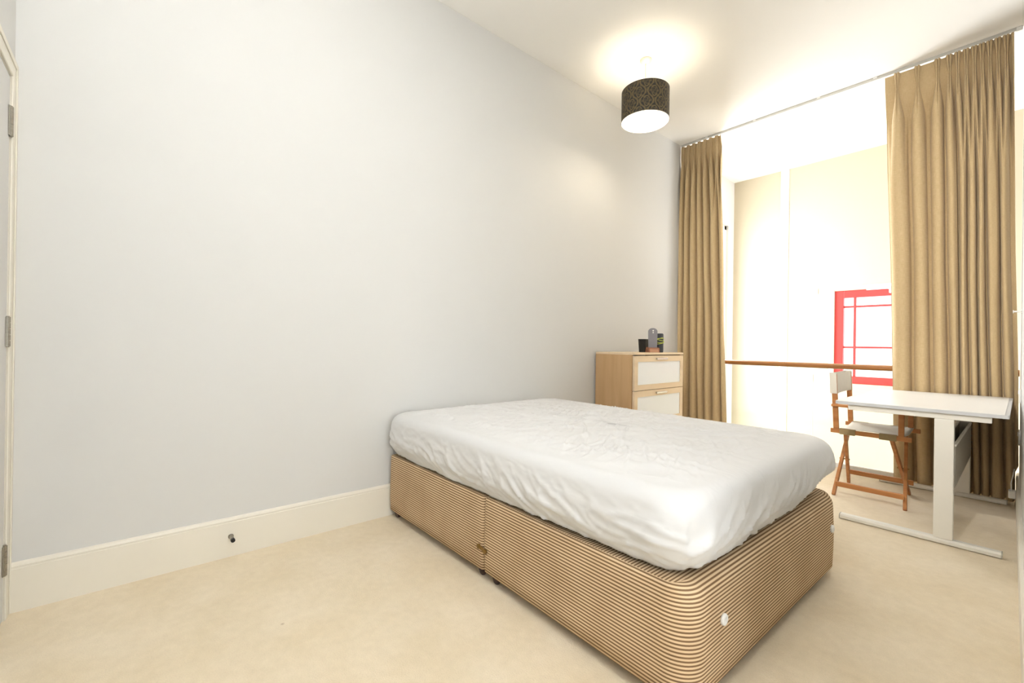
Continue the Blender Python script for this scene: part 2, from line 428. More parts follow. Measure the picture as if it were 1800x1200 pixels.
# ------------------------------------------------------------------ red window in the stairwell
win = bpy.data.objects.new('window_1', None); COL.objects.link(win); win.location = (WX0, ATY, WZ0); struct(win)
ww, wh = WX1-WX0, WZ1-WZ0
FY0, FY1 = 0.015, 0.075
FB = 0.085
b = NB(); box(b, (0, FY0, 0), (FB, FY1, wh)); obj('stile', b, 'red', win, bevel=0.004)
b = NB(); box(b, (ww-FB, FY0, 0), (ww, FY1, wh)); obj('stile', b, 'red', win, bevel=0.004)
b = NB(); box(b, (FB, FY0, 0), (ww-FB, FY1, 0.085)); obj('bottom_rail', b, 'red', win, bevel=0.004)
b = NB(); box(b, (FB, FY0, wh-0.085), (ww-FB, FY1, wh)); obj('top_rail', b, 'red', win, bevel=0.004)
gx = [FB, FB+0.105, ww-FB-0.105, ww-FB]; gz = [0.085, 0.085+0.335, wh-0.085-0.105, wh-0.085]
for x in gx[1:3]: boxo('glazing_bar', (x-0.011, FY0+0.012, gz[0]), (x+0.011, FY1-0.012, gz[3]), 'red', win, bevel=0.002)
for z in gz[1:3]: boxo('glazing_bar', (gx[0], FY0+0.014, z-0.011), (gx[3], FY1-0.014, z+0.011), 'red', win, bevel=0.002)
for i in range(3):
    for j in range(3): boxo('pane', (gx[i], 0.042, gz[j]), (gx[i+1], 0.047, gz[j+1]), 'glass', win)
b = NB(); box(b, (0.30, -0.010, wh-0.012), (0.62, 0.012, wh+0.012)); obj('opener_track', b, 'plastic_white', win, bevel=0.002)
b = NB(); beam(b, (0.45, -0.004, wh+0.012), (0.54, -0.02, wh-0.03), 0.03, 0.014); box(b, (0.50, -0.03, wh-0.06), (0.56, 0.012, wh-0.02)); obj('opener_arm', b, 'plastic_white', win, bevel=0.003)
b = NB(); box(b, (-0.05, -0.006, -0.02), (-0.001, 0.0, wh+0.05)); box(b, (-0.001, -0.006, wh+0.014), (ww, 0.0, wh+0.05))
struct(b := obj('window_surround', b, 'plastic_white', win, bevel=0.002))
# white sensor plate on the far wall
t = thing('wall_vent', (0.885, ATY, 1.745), 'small white plate on the cream stairwell wall beside red window', 'vent')
boxo('plate', (-0.035, -0.010, -0.035), (0.035, 0.0, 0.035), 'plastic_white', t, bevel=0.003)
for k in range(4): boxo('louvre', (-0.026, -0.014, -0.026+k*0.015), (0.026, -0.010, -0.018+k*0.015), 'plastic_white', t)

# ------------------------------------------------------------------ balustrade at the floor edge
YB = 4.79
t = thing('balustrade', (0, YB, 0), 'clear glass balustrade with round varnished oak handrail at the floor edge', 'balustrade')
b = NB()
n = 24
A = [(0.030*cos(2*pi*i/n), 0.90+0.024*sin(2*pi*i/n)) for i in range(n)]
prism(b, A, 'x', 0.0, rwx(YB)-0.003); obj('handrail', b, 'rail', t, smooth=False)
for x0, x1 in ((0.015, 1.262), (1.274, rwx(YB)-0.03)):
    boxo('glass_panel', (x0, -0.005, 0.03), (x1, 0.005, 0.876), 'glass', t)
boxo('base_channel', (0.0, -0.018, 0.0), (rwx(YB)-0.02, 0.018, 0.035), 'plastic_white', t, bevel=0.002)

# ------------------------------------------------------------------ curtain track
YC = 4.665
t = thing('curtain_track', (0, YC, H), 'slim white curtain track fixed along the ceiling above both curtains', 'curtain track')
b = NB()
prism(b, [(-0.009, -0.018), (-0.004, -0.018), (-0.004, -0.015), (-0.0065, -0.013), (-0.0065, -0.002), (0.0065, -0.002), (0.0065, -0.013), (0.004, -0.015), (0.004, -0.018), (0.009, -0.018), (0.009, 0), (-0.009, 0)], 'x', 0.01, rwx(YC)-0.01)
obj('rail', b, 'track', t)
for x in (0.30, 0.78, 1.32, 1.72): boxo('ceiling_clip', (x-0.012, -0.014, -0.012), (x+0.012, 0.014, 0.0), 'plastic_white', t, bevel=0.001)
boxo('end_stop', (rwx(YC)-0.04, -0.012, -0.03), (rwx(YC)-0.012, 0.012, -0.001), 'plastic_white', t, bevel=0.002)

# ------------------------------------------------------------------ curtains
def interp(xs, s):
    i = max(0, min(len(xs)-2, int(math.floor(s)))); f = s-i
    return xs[i]*(1-f)+xs[i+1]*f
def curtain(name, label, top, bot, amp, ztop, zbot, yoff, seed, lower, edge_l=0.5, edge_r=0.5):
    """top / bot: x of each pinch pleat at the heading and of its fold at the hem"""
    n = len(top)
    ns = 44; S0, S1 = -edge_l, n-1+edge_r
    cnt = int((S1-S0)*ns)
    ds = [S0+(S1-S0)*i/cnt for i in range(cnt+1)]
    zs = []
    z = 0.0
    L = ztop-zbot
    while z < 0.42: zs.append(z); z += 0.0125
    while z < L: zs.append(z); z += 0.045
    zs.append(L)
    bm = NB(); uvl = bm.loops.layers.uv.new('UVMap'); grid = []
    ext = lambda xs: [xs[0]-(xs[1]-xs[0])] + xs + [xs[-1]+(xs[-1]-xs[-2])]
    T, Bx = ext(list(top)), ext(list(bot)); AM = [amp[0]*0.6]+list(amp)+[amp[-1]*0.6]
    sm = lambda k: k*k*(3-2*k)
    rnd = [noise.noise(Vector((q*3.7+seed, seed, 0.5))) for q in range(n+3)]
    for zz in zs:
        row = []
        t_ = zz/L
        for s in ds:
            c = round(s); d = s-c                # distance to the pleat
            i = s+1
            x = interp(T, i)*(1-t_)+interp(Bx, i)*t_
            sp = abs(interp(T, min(i+0.5, n+0.99))-interp(T, max(i-0.5, 0)))*(1-t_)+abs(interp(Bx, min(i+0.5, n+0.99))-interp(Bx, max(i-0.5, 0)))*t_
            ci = max(0, min(n+1, c+1)); a = AM[ci]
            dm = d*sp                            # metres from the pleat line
            k = 0 if zz < 0.115 else sm(min(1, (zz-0.115)/0.30))
            # gathered heading: pinched at 11.5 cm below the top, fanned out above
            up_ = max(0.0, (0.115-zz)/0.115)
            lw = (0.0085+0.010*up_)*(1-k) + k*min(0.41*sp, 0.036+0.020*t_)
            lw = min(lw, 0.49*sp)
            A = (0.036-0.004*up_)*(1-k) + k*0.088
            q2 = abs(dm)/max(lw, 1e-4)
            lobe = sqrt(max(0.0, 1-min(1, q2)**2.3))
            m_ = sm(min(1, max(0, (zz-0.22)/0.75)))
            low = max([sqrt(max(0.0, 1-min(1, abs((s-c_)/h_))**2.4)) for c_, h_ in lower])
            lobe = lobe*(1-m_)+low*m_
            two = 1-0.55*exp(-(dm/0.0035)**2)*(1-k)
            y = -A*lobe*two 
            y += 0.036*k
            # folds lean a little so that creases overlap
            x += k*lobe*0.012*rnd[ci]*m_
            x += 0.014*noise.noise(Vector((s*0.7+seed, zz*0.8, seed*1.7)))*k*min(1, t_*2); y += 0.014*noise.noise(Vector((s*1.1, zz*1.1+5, seed)))*k
            y += yoff*min(1, zz/1.6)
            x = min(x, rwx(YC)-(0.020 if ztop-zz < 0.21 else 0.004))
            row.append((bm.verts.new((x, y, -zz)), s*0.14, zz))
        grid.append(row)
    for r in range(len(grid)-1):
        for c in range(len(ds)-1):
            q = (grid[r][c], grid[r][c+1], grid[r+1][c+1], grid[r+1][c])
            f = bm.faces.new([v[0] for v in q])
            for lp, v in zip(f.loops, q): lp[uvl].uv = (v[1], v[2])
    root = thing(name, (0, YC, ztop), label, 'curtain', 'full-length curtains')
    o = obj('fabric', bm, 'linen', root, smooth=True)
    md = o.modifiers.new('thickness', 'SOLIDIFY'); md.thickness = 0.003; md.offset = 0
    for x in top:
        h = NB(); cyl(h, (x, -0.004, 0.004), (x, -0.004, -0.02), 0.0022, 8); cyl(h, (x, 0, 0.004), (x, 0, 0.0145), 0.003, 10); box(h, (x-0.006, -0.005, -0.002), (x+0.006, 0.005, 0.005))
        obj('glider', h, 'plastic_white', root)
    return root

curtain('curtain', 'short-width beige linen curtain drawn back into the corner beside chest of drawers',
        [0.035, 0.098, 0.160, 0.222, 0.284, 0.346, 0.408], [0.040, 0.115, 0.195, 0.285, 0.36, 0.435, 0.505],
        [0.9, 1.0, 0.8, 0.9, 0.8, 1.0, 0.9], H-0.034, 0.015, 0.0, 3.1, [(-0.1, 0.42), (0.85, 0.42), (1.95, 0.52), (3.0, 0.42), (4.05, 0.5), (5.3, 0.6), (6.45, 0.45)], edge_l=0.45, edge_r=0.8)
ctop = [1.858, 1.981, 2.098, 2.160, 2.204, 2.248, 2.290, 2.328, 2.366, 2.406, 2.446]
cbot = [1.935, 2.045, 2.150, 2.222, 2.268, 2.310, 2.350, 2.392, 2.434, 2.472, 2.504]
camp = [1.15, 0.95, 1.05, 1.1, 0.5, 0.95, 0.4, 0.7, 0.8, 0.8, 0.7]
rc = curtain('curtain', 'wide beige linen pinch-pleat curtain hanging behind the white desk', ctop, cbot, camp, H-0.034, 0.012, 0.01, 8.4, [(-0.05, 0.52), (1.0, 0.38), (2.0, 0.42), (3.1, 0.5), (4.35, 0.55), (5.5, 0.42), (6.55, 0.45), (8.0, 0.8), (9.6, 0.6)], edge_l=0.62, edge_r=0.9)

# ------------------------------------------------------------------ bed: divan base
def rrect(x0, x1, y0, y1, rad, nper):
    """perimeter points + outward normals; rad = radii of corners (x1y0, x1y1, x0y1, x0y0)"""
    pts = []
    cs = [((x1-rad[0], y0+rad[0]), -pi/2, rad[0]), ((x1-rad[1], y1-rad[1]), 0, rad[1]), ((x0+rad[2], y1-rad[2]), pi/2, rad[2]), ((x0+rad[3], y0+rad[3]), pi, rad[3])]
    for ci, (c, a0, r) in enumerate(cs):
        na = nper[ci][0]
        for k in range(na+1):
            a = a0+pi/2*k/na
            pts.append((c[0]+r*cos(a), c[1]+r*sin(a), cos(a), sin(a)))
        nc, nr = cs[(ci+1) % 4][0], cs[(ci+1) % 4][2]; na2 = cs[(ci+1) % 4][1]
        e = (nc[0]+nr*cos(na2), nc[1]+nr*sin(na2)); s = pts[-1]
        m = nper[ci][1]
        for k in range(1, m): pts.append((s[0]+(e[0]-s[0])*k/m, s[1]+(e[1]-s[1])*k/m, s[2], s[3]))
    return pts
BZ0, BZ1 = 0.045, 0.375
def divan_section(x0, x1, wid, rad, roll_end, parent, name='base_section'):
    P = rrect(x0, x1, 0, wid, rad, [(14, 40), (14, 24), (6, 40), (6, 24)])
    bm = NB(); uvl = bm.loops.layers.uv.new('UVMap'); rings = []
    def rr(p):  # top edge roll radius
        f = max(0, p[2])**2
        return 0.010+(roll_end-0.010)*f
    prof = [(0.0, BZ0, -0.006)] + [(BZ0+0.004+(BZ1-0.07-BZ0)*k/6, None, 0) for k in range(7)]
    for k in range(0, 8):
        ring = []
        for p in P:
            bulge = 0.004*sin(pi*k/7)
            z = BZ0+(BZ1-rr(p)-BZ0)*k/7
            ring.append((bm.verts.new((p[0]+p[2]*bulge, p[1]+p[3]*bulge, z)), z))
        rings.append(ring)
    for k in range(1, 7):
        ring = []; a = pi/2*k/6
        for p in P:
            r = rr(p); z = BZ1-r+r*sin(a); off = -r*(1-cos(a))
            ring.append((bm.verts.new((p[0]+p[2]*off, p[1]+p[3]*off, z)), BZ1-r+r*a))
        rings.append(ring)
    n = len(P)
    for A, B in zip(rings, rings[1:]):
        for i in range(n):
            q = (A[i], A[(i+1) % n], B[(i+1) % n], B[i]); f = bm.faces.new([v[0] for v in q]); f.smooth = True
            for lp, v in zip(f.loops, q): lp[uvl].uv = (0, v[1])
    f = bm.faces.new([v[0] for v in rings[-1]])
    for lp in f.loops: lp[uvl].uv = (0, BZ1+0.57*roll_end+(x1-roll_end-lp.vert.co.x))
    f = bm.faces.new([v[0] for v in rings[0]][::-1])
    for lp in f.loops: lp[uvl].uv = (0, lp.vert.co.x)
    return obj(name, bm, 'ticking', parent)
BY = 1.195; BW = 1.375
bed = thing('divan_bed_base', (0.0, BY, 0.0), 'divan bed base in brown and cream striped ticking, under the white-sheeted mattress', 'bed base')
hd = divan_section(0.028, 0.972, BW, (0.014, 0.014, 0.02, 0.02), 0.012, bed)
ft = divan_section(0.0, 0.965, BW, (0.085, 0.085, 0.014, 0.014), 0.055, bed)
ft.location = (0.978, 0.0, 0.0); ft.rotation_euler = (0, 0, -0.021)
def castor(parent, x, y):
    b = NB(); lathe(b, [(0.012, 0.046), (0.020, 0.042), (0.022, 0.030), (0.018, 0.014), (0.012, 0.004), (0.008, 0.0)], 20, (x, y, 0))
    return obj('castor', b, 'castor', parent, smooth=True)
for x in (0.075, 0.93):
    for y in (0.035, BW-0.05): castor(hd, x, y)
for x in (0.055, 0.87):
    for y in (0.035, BW-0.06): castor(ft, x, y)
b = NB(); cyl(b, (0.952, 0.0, 0.150), (0.952, -0.012, 0.150), 0.006, 12); cyl(b, (0.998, 0.0, 0.143), (0.998, -0.012, 0.143), 0.006, 12)
beam(b, (0.945, -0.010, 0.151), (1.004, -0.010, 0.142), 0.004, 0.016, (0, 1, 0))
cyl(b, (0.952, -0.006, 0.150), (0.952, -0.015, 0.150), 0.011, 14); cyl(b, (0.998, -0.006, 0.143), (0.998, -0.015, 0.143), 0.011, 14)
o = obj('link_clip', b, 'brass', bed, bevel=0.001); o['label'] = 'tarnished brass link clip'
for y in (0.195, 1.265):
    b = NB(); prof = [(0.006, 0), (0.017, 0.0), (0.018, 0.004), (0.016, 0.009), (0.009, 0.010), (0.0055, 0.007), (0.001, 0.006)]
    lathe(b, prof, 24, (0, 0, 0))
    o = obj('bolt_cap', b, 'plastic_white', ft, smooth=True); o.rotation_euler = (0, pi/2, 0); o.location = (0.968, y, 0.232); o['label'] = 'round white plastic bolt cap'

# ------------------------------------------------------------------ mattress with fitted sheet
MZ0, MZ1 = 0.377, 0.630
mt = thing('mattress', (0.0, BY, MZ0), 'double mattress covered by a creased white fitted sheet, on the striped base', 'mattress')
obj('mattress_body', box(NB(), (0.06, 0.06, 0.002), (1.86, 1.32, 0.19)), 'canvas', mt, bevel=0.03, seg=3)
def rdg(n): return max(0.0, 1-abs(n)*4.0)**1.5
def sheet(parent):
    x0, x1, y0, y1 = 0.012, 1.935, -0.012, 1.395
    rc = 0.11
    T = MZ1-MZ0; R = 0.046
    bm = NB(); rings = []
    Wd = y1-y0
    prof = []
    din = Wd/2-0.02
    nt = 64
    for k in range(nt): prof.append((din-(din-R)*k/nt, T, 0))
    for k in range(11):
        a = pi/2*k/10; prof.append((R-R*sin(a), T-R+R*cos(a), 1))
    for k in range(1, 23): prof.append((0.0, (T-R)*(1-k/22), 2))
    NL, NWd, NA = 250, 180, 26
    N = None
    for (ins, z, zone) in prof:
        a0, a1, b0, b1 = x0+ins, x1-ins, y0+ins, y1-ins
        r = max(rc-ins*0.25, 0.015); r = min(r, (b1-b0)/2*0.95)
        P = rrect(a0, a1, b0, b1, (r, r, r, r), [(NA, NWd), (NA, NL), (NA, NWd), (NA, NL)])
        ring = []
        for p in P:
            x, y, zz = p[0], p[1], z
            v = Vector((x, y, z))
            if zone == 0:                      # gentle crown + creases across the top
                cr = 0.012*(1-(2*(x-0.97)/1.95)**4)*(1-(2*(y-0.69)/1.4)**4)
                u1 = x*0.86+y*0.5; u2 = -x*0.5+y*0.86
                wv = noise.noise(Vector((x*1.7, y*1.7, 8.8)))
                n1 = rdg(noise.noise(Vector((u1*2.2, u2*10.0+wv*2, 1.3))))
                n2 = rdg(noise.noise(Vector((x*16.0+wv*3, y*3.0, 4.7))))
                n3 = rdg(noise.noise(Vector((u2*3.5+wv, u1*19.0, 9.1))))
                n4 = noise.noise(Vector((x*4.0, y*4.0, 2.2)))
                e = min(1, (ins-R)/0.12) if ins < R+0.12 else 1
                zz += cr*e + e*(0.010*n1+0.007*n2+0.007*n3+0.007*n4)
            else:
                dn = (T-z)/T                   # 0 top .. 1 hem
                u = x if abs(p[3]) > 0.7 else y
                # slanting drag lines on the sides
                sd = 1 if abs(p[3]) > 0.7 else -1
                th = 0.50*sd+0.35*noise.noise(Vector((u*1.3, 0.4, sd)))
                ua = u*cos(th)-z*sin(th); ub = u*sin(th)+z*cos(th)
                s1 = noise.noise(Vector((u*2.2, z*4.0, 3.3+sd)))
                c1 = rdg(noise.noise(Vector((ua*2.6, ub*15.0+s1, 3.3+sd))))
                c2 = rdg(noise.noise(Vector((ua*6.0, ub*30.0+s1*2, 6.1+sd))))
                c3 = rdg(noise.noise(Vector((ua*9.0+ub*9, ub*22.0-ua*6, 2.1+sd))))
                o_ = 0.006*s1*min(1, dn*1.6)+(0.009*c1+0.005*c2+0.004*c3)*min(1, max(0, dn-0.12)*2.2)
                o_ += 0.014*sin(pi*min(1, dn*1.05))-0.028*max(0, dn-0.7)/0.3
                # gathered fabric at the foot corners
                dc = sqrt((x-x1)**2+(y-y0)**2); gc = exp(-(dc/0.15)**2)
                o_ += gc*(0.012*sin(pi*dn)+0.010*sin(dn*9+u*26)*dn*(1-dn)*3-0.028*max(0, dn-0.55)/0.45)
                dcf = sqrt((x-x1)**2+(y-y1)**2); gf = exp(-(dcf/0.22)**2)
                o_ += gf*(0.020*sin(pi*dn)-0.055*max(0, dn-0.4)/0.6)
                x += p[2]*o_; y += p[3]*o_
                if zone == 2:                  # uneven hem, just clear of the base
                    hem = 0.009+0.008*noise.noise(Vector((u*4.0, 0.7 if abs(p[3]) > 0.7 else 5.2, 0)))+0.004*noise.noise(Vector((u*23.0, 2.2, 0)))
                    zz += (max(0.003, hem)+0.02*gf)*dn**2
                zz += 0.003*s1*dn*(1-dn)
            ring.append(bm.verts.new((x, y, zz)))
        rings.append(ring); N = len(ring)
    for A, B in zip(rings, rings[1:]):
        for i in range(N): bm.faces.new((A[i], A[(i+1) % N], B[(i+1) % N], B[i]))
    bm.faces.new(rings[0])
    o = obj('fitted_sheet', bm, 'sheet', parent, smooth=True)
    md = o.modifiers.new('thickness', 'SOLIDIFY'); md.thickness = 0.0015; md.offset = 1
    return o
sheet(mt)

# ------------------------------------------------------------------ chest of drawers
CX, CY0, CY1, CZ = 0.425, 3.175, 3.985, 1.0
cw = CY1-CY0
t = thing('chest_of_drawers', (0.018, CY0, 0.0), 'oak-effect chest of drawers with frosted white drawer panels, in the corner behind the bed', 'chest')
boxo('side_panel', (0, 0, 0), (CX-0.042, 0.018, CZ-0.018), 'oak_side', t, bevel=0.001)
boxo('side_panel', (0, cw-0.018, 0), (CX-0.042, cw, CZ-0.018), 'oak_side', t, bevel=0.001)
boxo('top_panel', (0, 0, CZ-0.018), (CX-0.018, cw, CZ), 'oak_lit', t, bevel=0.001)
boxo('back_panel', (0.0, 0.018, 0.03), (0.006, cw-0.018, CZ-0.018), 'plastic_white', t)
boxo('plinth', (CX-0.07, 0.018, 0.0), (CX-0.054, cw-0.018, 0.07), 'oak_side', t)
dh = (CZ-0.018-0.07-0.012)/3
for k in range(3):
    z1 = CZ-0.018-0.008-k*dh; z0 = z1-dh+0.005
    fx0, fx1 = CX-0.038, CX-0.018
    y0_, y1_ = 0.004, cw-0.004
    d = NB()
    bs, bt, bb = 0.048, 0.052, 0.046
    box(d, (fx0, y0_, z0), (fx1, y0_+bs, z1)); box(d, (fx0, y1_-bs, z0), (fx1, y1_, z1))
    box(d, (fx0, y0_+bs, z0), (fx1, y1_-bs, z0+bb)); box(d, (fx0, y0_+bs, z1-bt), (fx1, y1_-bs, z1))
    dw = obj('drawer', d, 'oak_lit', t)
    boxo('frosted_panel', (fx0+0.003, y0_+bs, z0+bb), (fx1-0.007, y1_-bs, z1-bt), 'frosted', dw)
    bd = NB(); box(bd, (0.03, 0.03, z0+0.02), (fx0-0.001, 0.034, z1-0.03)); box(bd, (0.03, cw-0.034, z0+0.02), (fx0-0.001, cw-0.03, z1-0.03)); box(bd, (0.03, 0.034, z0+0.02), (fx0-0.001, cw-0.034, z0+0.024))
    obj('drawer_box', bd, 'plastic_white', dw)
    hy = cw/2; hz = z1-0.028
    hb = NB(); box(hb, (fx1, hy-0.075, hz-0.006), (fx1+0.016, hy-0.060, hz+0.008)); box(hb, (fx1, hy+0.060, hz-0.006), (fx1+0.016, hy+0.075, hz+0.008))
    beam(hb, (fx1+0.018, hy-0.085, hz+0.001), (fx1+0.018, hy+0.085, hz+0.001), 0.007, 0.016, (1, 0, 0))
    obj('handle', hb, 'chrome', dw, bevel=0.0015)

# things on the chest
def rbox_profile(w_, d_, r, n=5):
    pts = []
    for cx, cy, a0 in ((w_/2-r, -d_/2+r, -pi/2), (w_/2-r, d_/2-r, 0), (-w_/2+r, d_/2-r, pi/2), (-w_/2+r, -d_/2+r, pi)):
        for k in range(n+1): pts.append((cx+r*cos(a0+pi/2*k/n), cy+r*sin(a0+pi/2*k/n)))
    return pts
VA = math.atan2(0.653, -0.757)-pi/2         # facing the room
# grey handset standing in a leather-look dock
hx, hy = 0.330, 3.600
t = thing('handset_dock', (hx, hy, CZ), 'brown ribbed charging dock on the chest of drawers, holding the grey handset', 'dock', rz=0.95)
b = NB(); prism(b, [(-0.045, 0), (0.045, 0), (0.036, 0.030), (0.012, 0.050), (0.006, 0.030), (-0.012, 0.030), (-0.016, 0.046), (-0.040, 0.036)], 'x', -0.052, 0.052)
obj('dock_body', b, 'copper', t, bevel=0.003)
b = NB()
for k in range(6): beam(b, (-0.040, -0.0455+k*0.0015, 0.003+k*0.006), (0.040, -0.0455+k*0.0015, 0.003+k*0.006), 0.004, 0.0045, (0, 1, 0))
o = obj('ribbed_front', b, 'tan', t)
t2 = thing('cordless_handset', (hx, hy, CZ+0.031), 'tall grey round-topped handset standing upright in the brown dock', 'handset', rz=0.95)
b = NB(); A = [(-0.040, 0.0), (0.040, 0.0), (0.043, 0.16)] + [(0.043*cos(pi*k/14), 0.160+0.043*sin(pi*k/14)*0.75) for k in range(1, 14)] + [(-0.043, 0.16)]
prism(b, A, 'y', -0.010, 0.005); obj('handset_body', b, 'handset', t2, bevel=0.004)
b = NB(); cyl(b, (0, -0.010, 0.168), (0, -0.013, 0.168), 0.007, 16); obj('button', b, 'plastic_white', t2)
b = NB(); cyl(b, (0, -0.010, 0.150), (0, -0.013, 0.150), 0.006, 16); obj('button', b, 'plastic_white', t2)
# black pot
t = thing('black_pot', (0.235, 3.600, CZ), 'small black tapered pot behind the grey handset', 'pot')
b = NB(); P0 = rbox_profile(0.080, 0.080, 0.02)
r1 = [b.verts.new((x*0.82, y*0.82, 0)) for x, y in P0]; r2 = [b.verts.new((x, y, 0.122)) for x, y in P0]
r3 = [b.verts.new((x*0.93, y*0.93, 0.122)) for x, y in P0]; r4 = [b.verts.new((x*0.8, y*0.8, 0.01)) for x, y in P0]
for A, B in ((r1, r2), (r2, r3), (r3, r4)):
    for i in range(len(P0)): b.faces.new((A[i], A[(i+1) % len(P0)], B[(i+1) % len(P0)], B[i]))
b.faces.new(r1[::-1]); b.faces.new(r4)
obj('pot_body', b, 'black', t)
# speaker with lime cord wound round it
sx, sy = 0.320, 3.735
t = thing('cylinder_speaker', (sx, sy, CZ), 'charcoal cylinder speaker wound with a lime cord on the chest of drawers', 'speaker')
lathe(b := NB(), [(0.030, 0), (0.034, 0.004), (0.0345, 0.02), (0.0345, 0.166), (0.032, 0.174), (0.026, 0.177), (0.001, 0.176)], 32)
obj('speaker_body', b, 'speaker', t, smooth=True)
pts = []
for k in range(160):
    a = k*2*pi/32; pts.append((0.0375*cos(a), 0.0375*sin(a), 0.083+0.046*k/160+0.012*sin(a*0.8+1)))
tube(b := NB(), pts, 0.0028, 8); obj('cord', b, 'lime', t, smooth=True)
# white cable trailing over the back edge of the chest
pts = [(0.10+0.04*sin(k*0.4), 3.60+0.012*k, CZ+0.004) for k in range(18)] + [(0.12+0.01*k, 3.82+0.004*k, CZ+0.004+0.010*sin(k*0.5)) for k in range(8)]
o = tag(obj('cable', tube(NB(), pts, 0.003, 8), 'plastic_white', None, smooth=True), 'thin white cable lying across the top of the chest of drawers', 'cable')

# ------------------------------------------------------------------ pendant lamp
LX, LY = 0.574, 3.049
t = thing('pendant_lamp', (LX, LY, H), 'pendant lamp with black and gold damask drum shade, hanging from the ceiling', 'lamp')
lathe(b := NB(), [(0.046, 0), (0.046, -0.008), (0.042, -0.018), (0.020, -0.026), (0.006, -0.030)], 32); obj('ceiling_rose', b, 'rose', t, smooth=True)
obj('cord', cyl(NB(), (0, 0, -0.028), (0, 0, -0.300), 0.0035, 10), 'rose', t)
lathe(b := NB(), [(0.008, -0.29), (0.018, -0.295), (0.020, -0.335), (0.016, -0.345)], 20); obj('lamp_holder', b, 'plastic_white', t, smooth=True)
SR, SZ1, SZ0 = 0.182, -0.252, -0.492
NU, NV = 360, 90
bm = NB(); cl = bm.loops.layers.color.new('damask'); G = []
def damask(u, v):
    """u in columns, v in rows: staggered ogee medallions"""
    best = None
    gold = 0.0
    for off in (0, 1):
        uu = u+0.5*off; vv = v+0.5*off
        p = (uu-math.floor(uu)-0.5)*2; q = (vv-math.floor(vv)-0.5)*2
        wq = 0.40*(1+0.22*q)
        d = sqrt((p/wq)**2+(q/0.46)**2) if q > 0 else sqrt((p/wq)**2*(1+0.6*abs(q))+(q/0.56)**2)
        if abs(d-1.0) < 0.10: gold = max(gold, 1.0)
        if abs(d-0.62) < 0.07: gold = max(gold, 0.35)
        if d < 0.55 and abs(sin(p*16))*abs(cos(q*10)) > 0.55: gold = max(gold, 0.5)
        if d > 1.15:
            lf = sin(p*9+q*4)*sin(q*9-p*3)
            if lf > 0.45: gold = max(gold, 0.55)
        og = abs(abs(p)-(0.55+0.38*cos(pi*q)))
        if og < 0.05: gold = max(gold, 0.9)
    return gold
gc_, bc_ = Vector((0.15, 0.105, 0.038)), Vector((0.012, 0.010, 0.010))
for j in range(NV+1):
    z = SZ0+(SZ1-SZ0)*j/NV
    G.append([bm.verts.new((SR*cos(2*pi*i/NU), SR*sin(2*pi*i/NU), z)) for i in range(NU)])
def dcol(i, j):
    e = j/NV
    g = damask(i/NU*10.0, e*0.241/0.15) if 0.02 < e < 0.98 else 0
    c = bc_.lerp(gc_, g); return (c.x**(1/2.2), c.y**(1/2.2), c.z**(1/2.2), 1)
cols = [[dcol(i, j) for i in range(NU)] for j in range(NV+1)]
for j in range(NV):
    for i in range(NU):
        f = bm.faces.new((G[j][i], G[j][(i+1) % NU], G[j+1][(i+1) % NU], G[j+1][i])); f.smooth = True
        for lp, c in zip(f.loops, (cols[j][i], cols[j][(i+1) % NU], cols[j+1][(i+1) % NU], cols[j+1][i])): lp[cl] = c
sh = obj('lamp_shade', bm, 'damask', t)
b = NB(); lathe(b, [(SR-0.0025, SZ0+0.0005), (SR-0.0025, SZ1-0.0005)], 96, close=False); o = obj('shade_lining', b, 'lining', sh, smooth=True); o['label'] = 'white inner lining'
b = NB(); lathe(b, [(SR-0.002, SZ0-0.001), (SR+0.0012, SZ0-0.001), (SR+0.0012, SZ0+0.003), (SR-0.002, SZ0+0.003), (SR-0.002, SZ0-0.001)], 96, close=False); obj('rim', b, 'steel', sh)
b = NB()
for k in range(3):
    a = k*2*pi/3+0.4; tube(b, [(0.02*cos(a), 0.02*sin(a), -0.307), (0.1*cos(a), 0.1*sin(a), -0.290), ((SR-0.003)*cos(a), (SR-0.003)*sin(a), -0.259)], 0.0018, 6)
obj('shade_carrier', b, 'plastic_white', sh)
lathe(b := NB(), [(0.013, -0.345), (0.016, -0.365), (0.029, -0.395), (0.031, -0.417), (0.024, -0.44), (0.008, -0.45)], 24); o = obj('bulb', b, 'bulb', t, smooth=True); o['label'] = 'lit frosted bulb'
pl = bpy.data.lights.new('pendant_light', 'POINT'); pl.energy = 6; pl.color = (1.0, 0.88, 0.70); pl.shadow_soft_size = 0.06
po = bpy.data.objects.new('pendant_light', pl); COL.objects.link(po); po.location = (LX, LY, H-0.405)

# added uplighter, unseen, bouncing soft fill off the ceiling
ux, uy = 2.05, -0.17
t = thing('added_uplighter', (ux, uy, 0), 'added white uplighter by the door wall, unseen fill for the room', 'floor lamp')
lathe(b := NB(), [(0.13, 0), (0.13, 0.012), (0.12, 0.02), (0.02, 0.028)], 40); obj('base', b, 'white_frame', t, smooth=True)
obj('pole', cyl(NB(), (0, 0, 0.025), (0, 0, 1.40), 0.012, 16), 'white_frame', t)
lathe(b := NB(), [(0.02, 1.40), (0.06, 1.405), (0.15, 1.47), (0.155, 1.475), (0.145, 1.47), (0.055, 1.415), (0.01, 1.412)], 40); obj('lamp_bowl', b, 'white_frame', t, smooth=True)
l = bpy.data.lights.new('added_uplighter_light', 'AREA'); l.shape = 'DISK'; l.size = 0.22; l.energy = 36; l.spread = math.radians(110); l.color = (0.95, 0.975, 1.0)
o = bpy.data.objects.new('added_uplighter_light', l); COL.objects.link(o); o.location = (ux, uy, 1.465); o.rotation_euler = (pi, 0, 0)

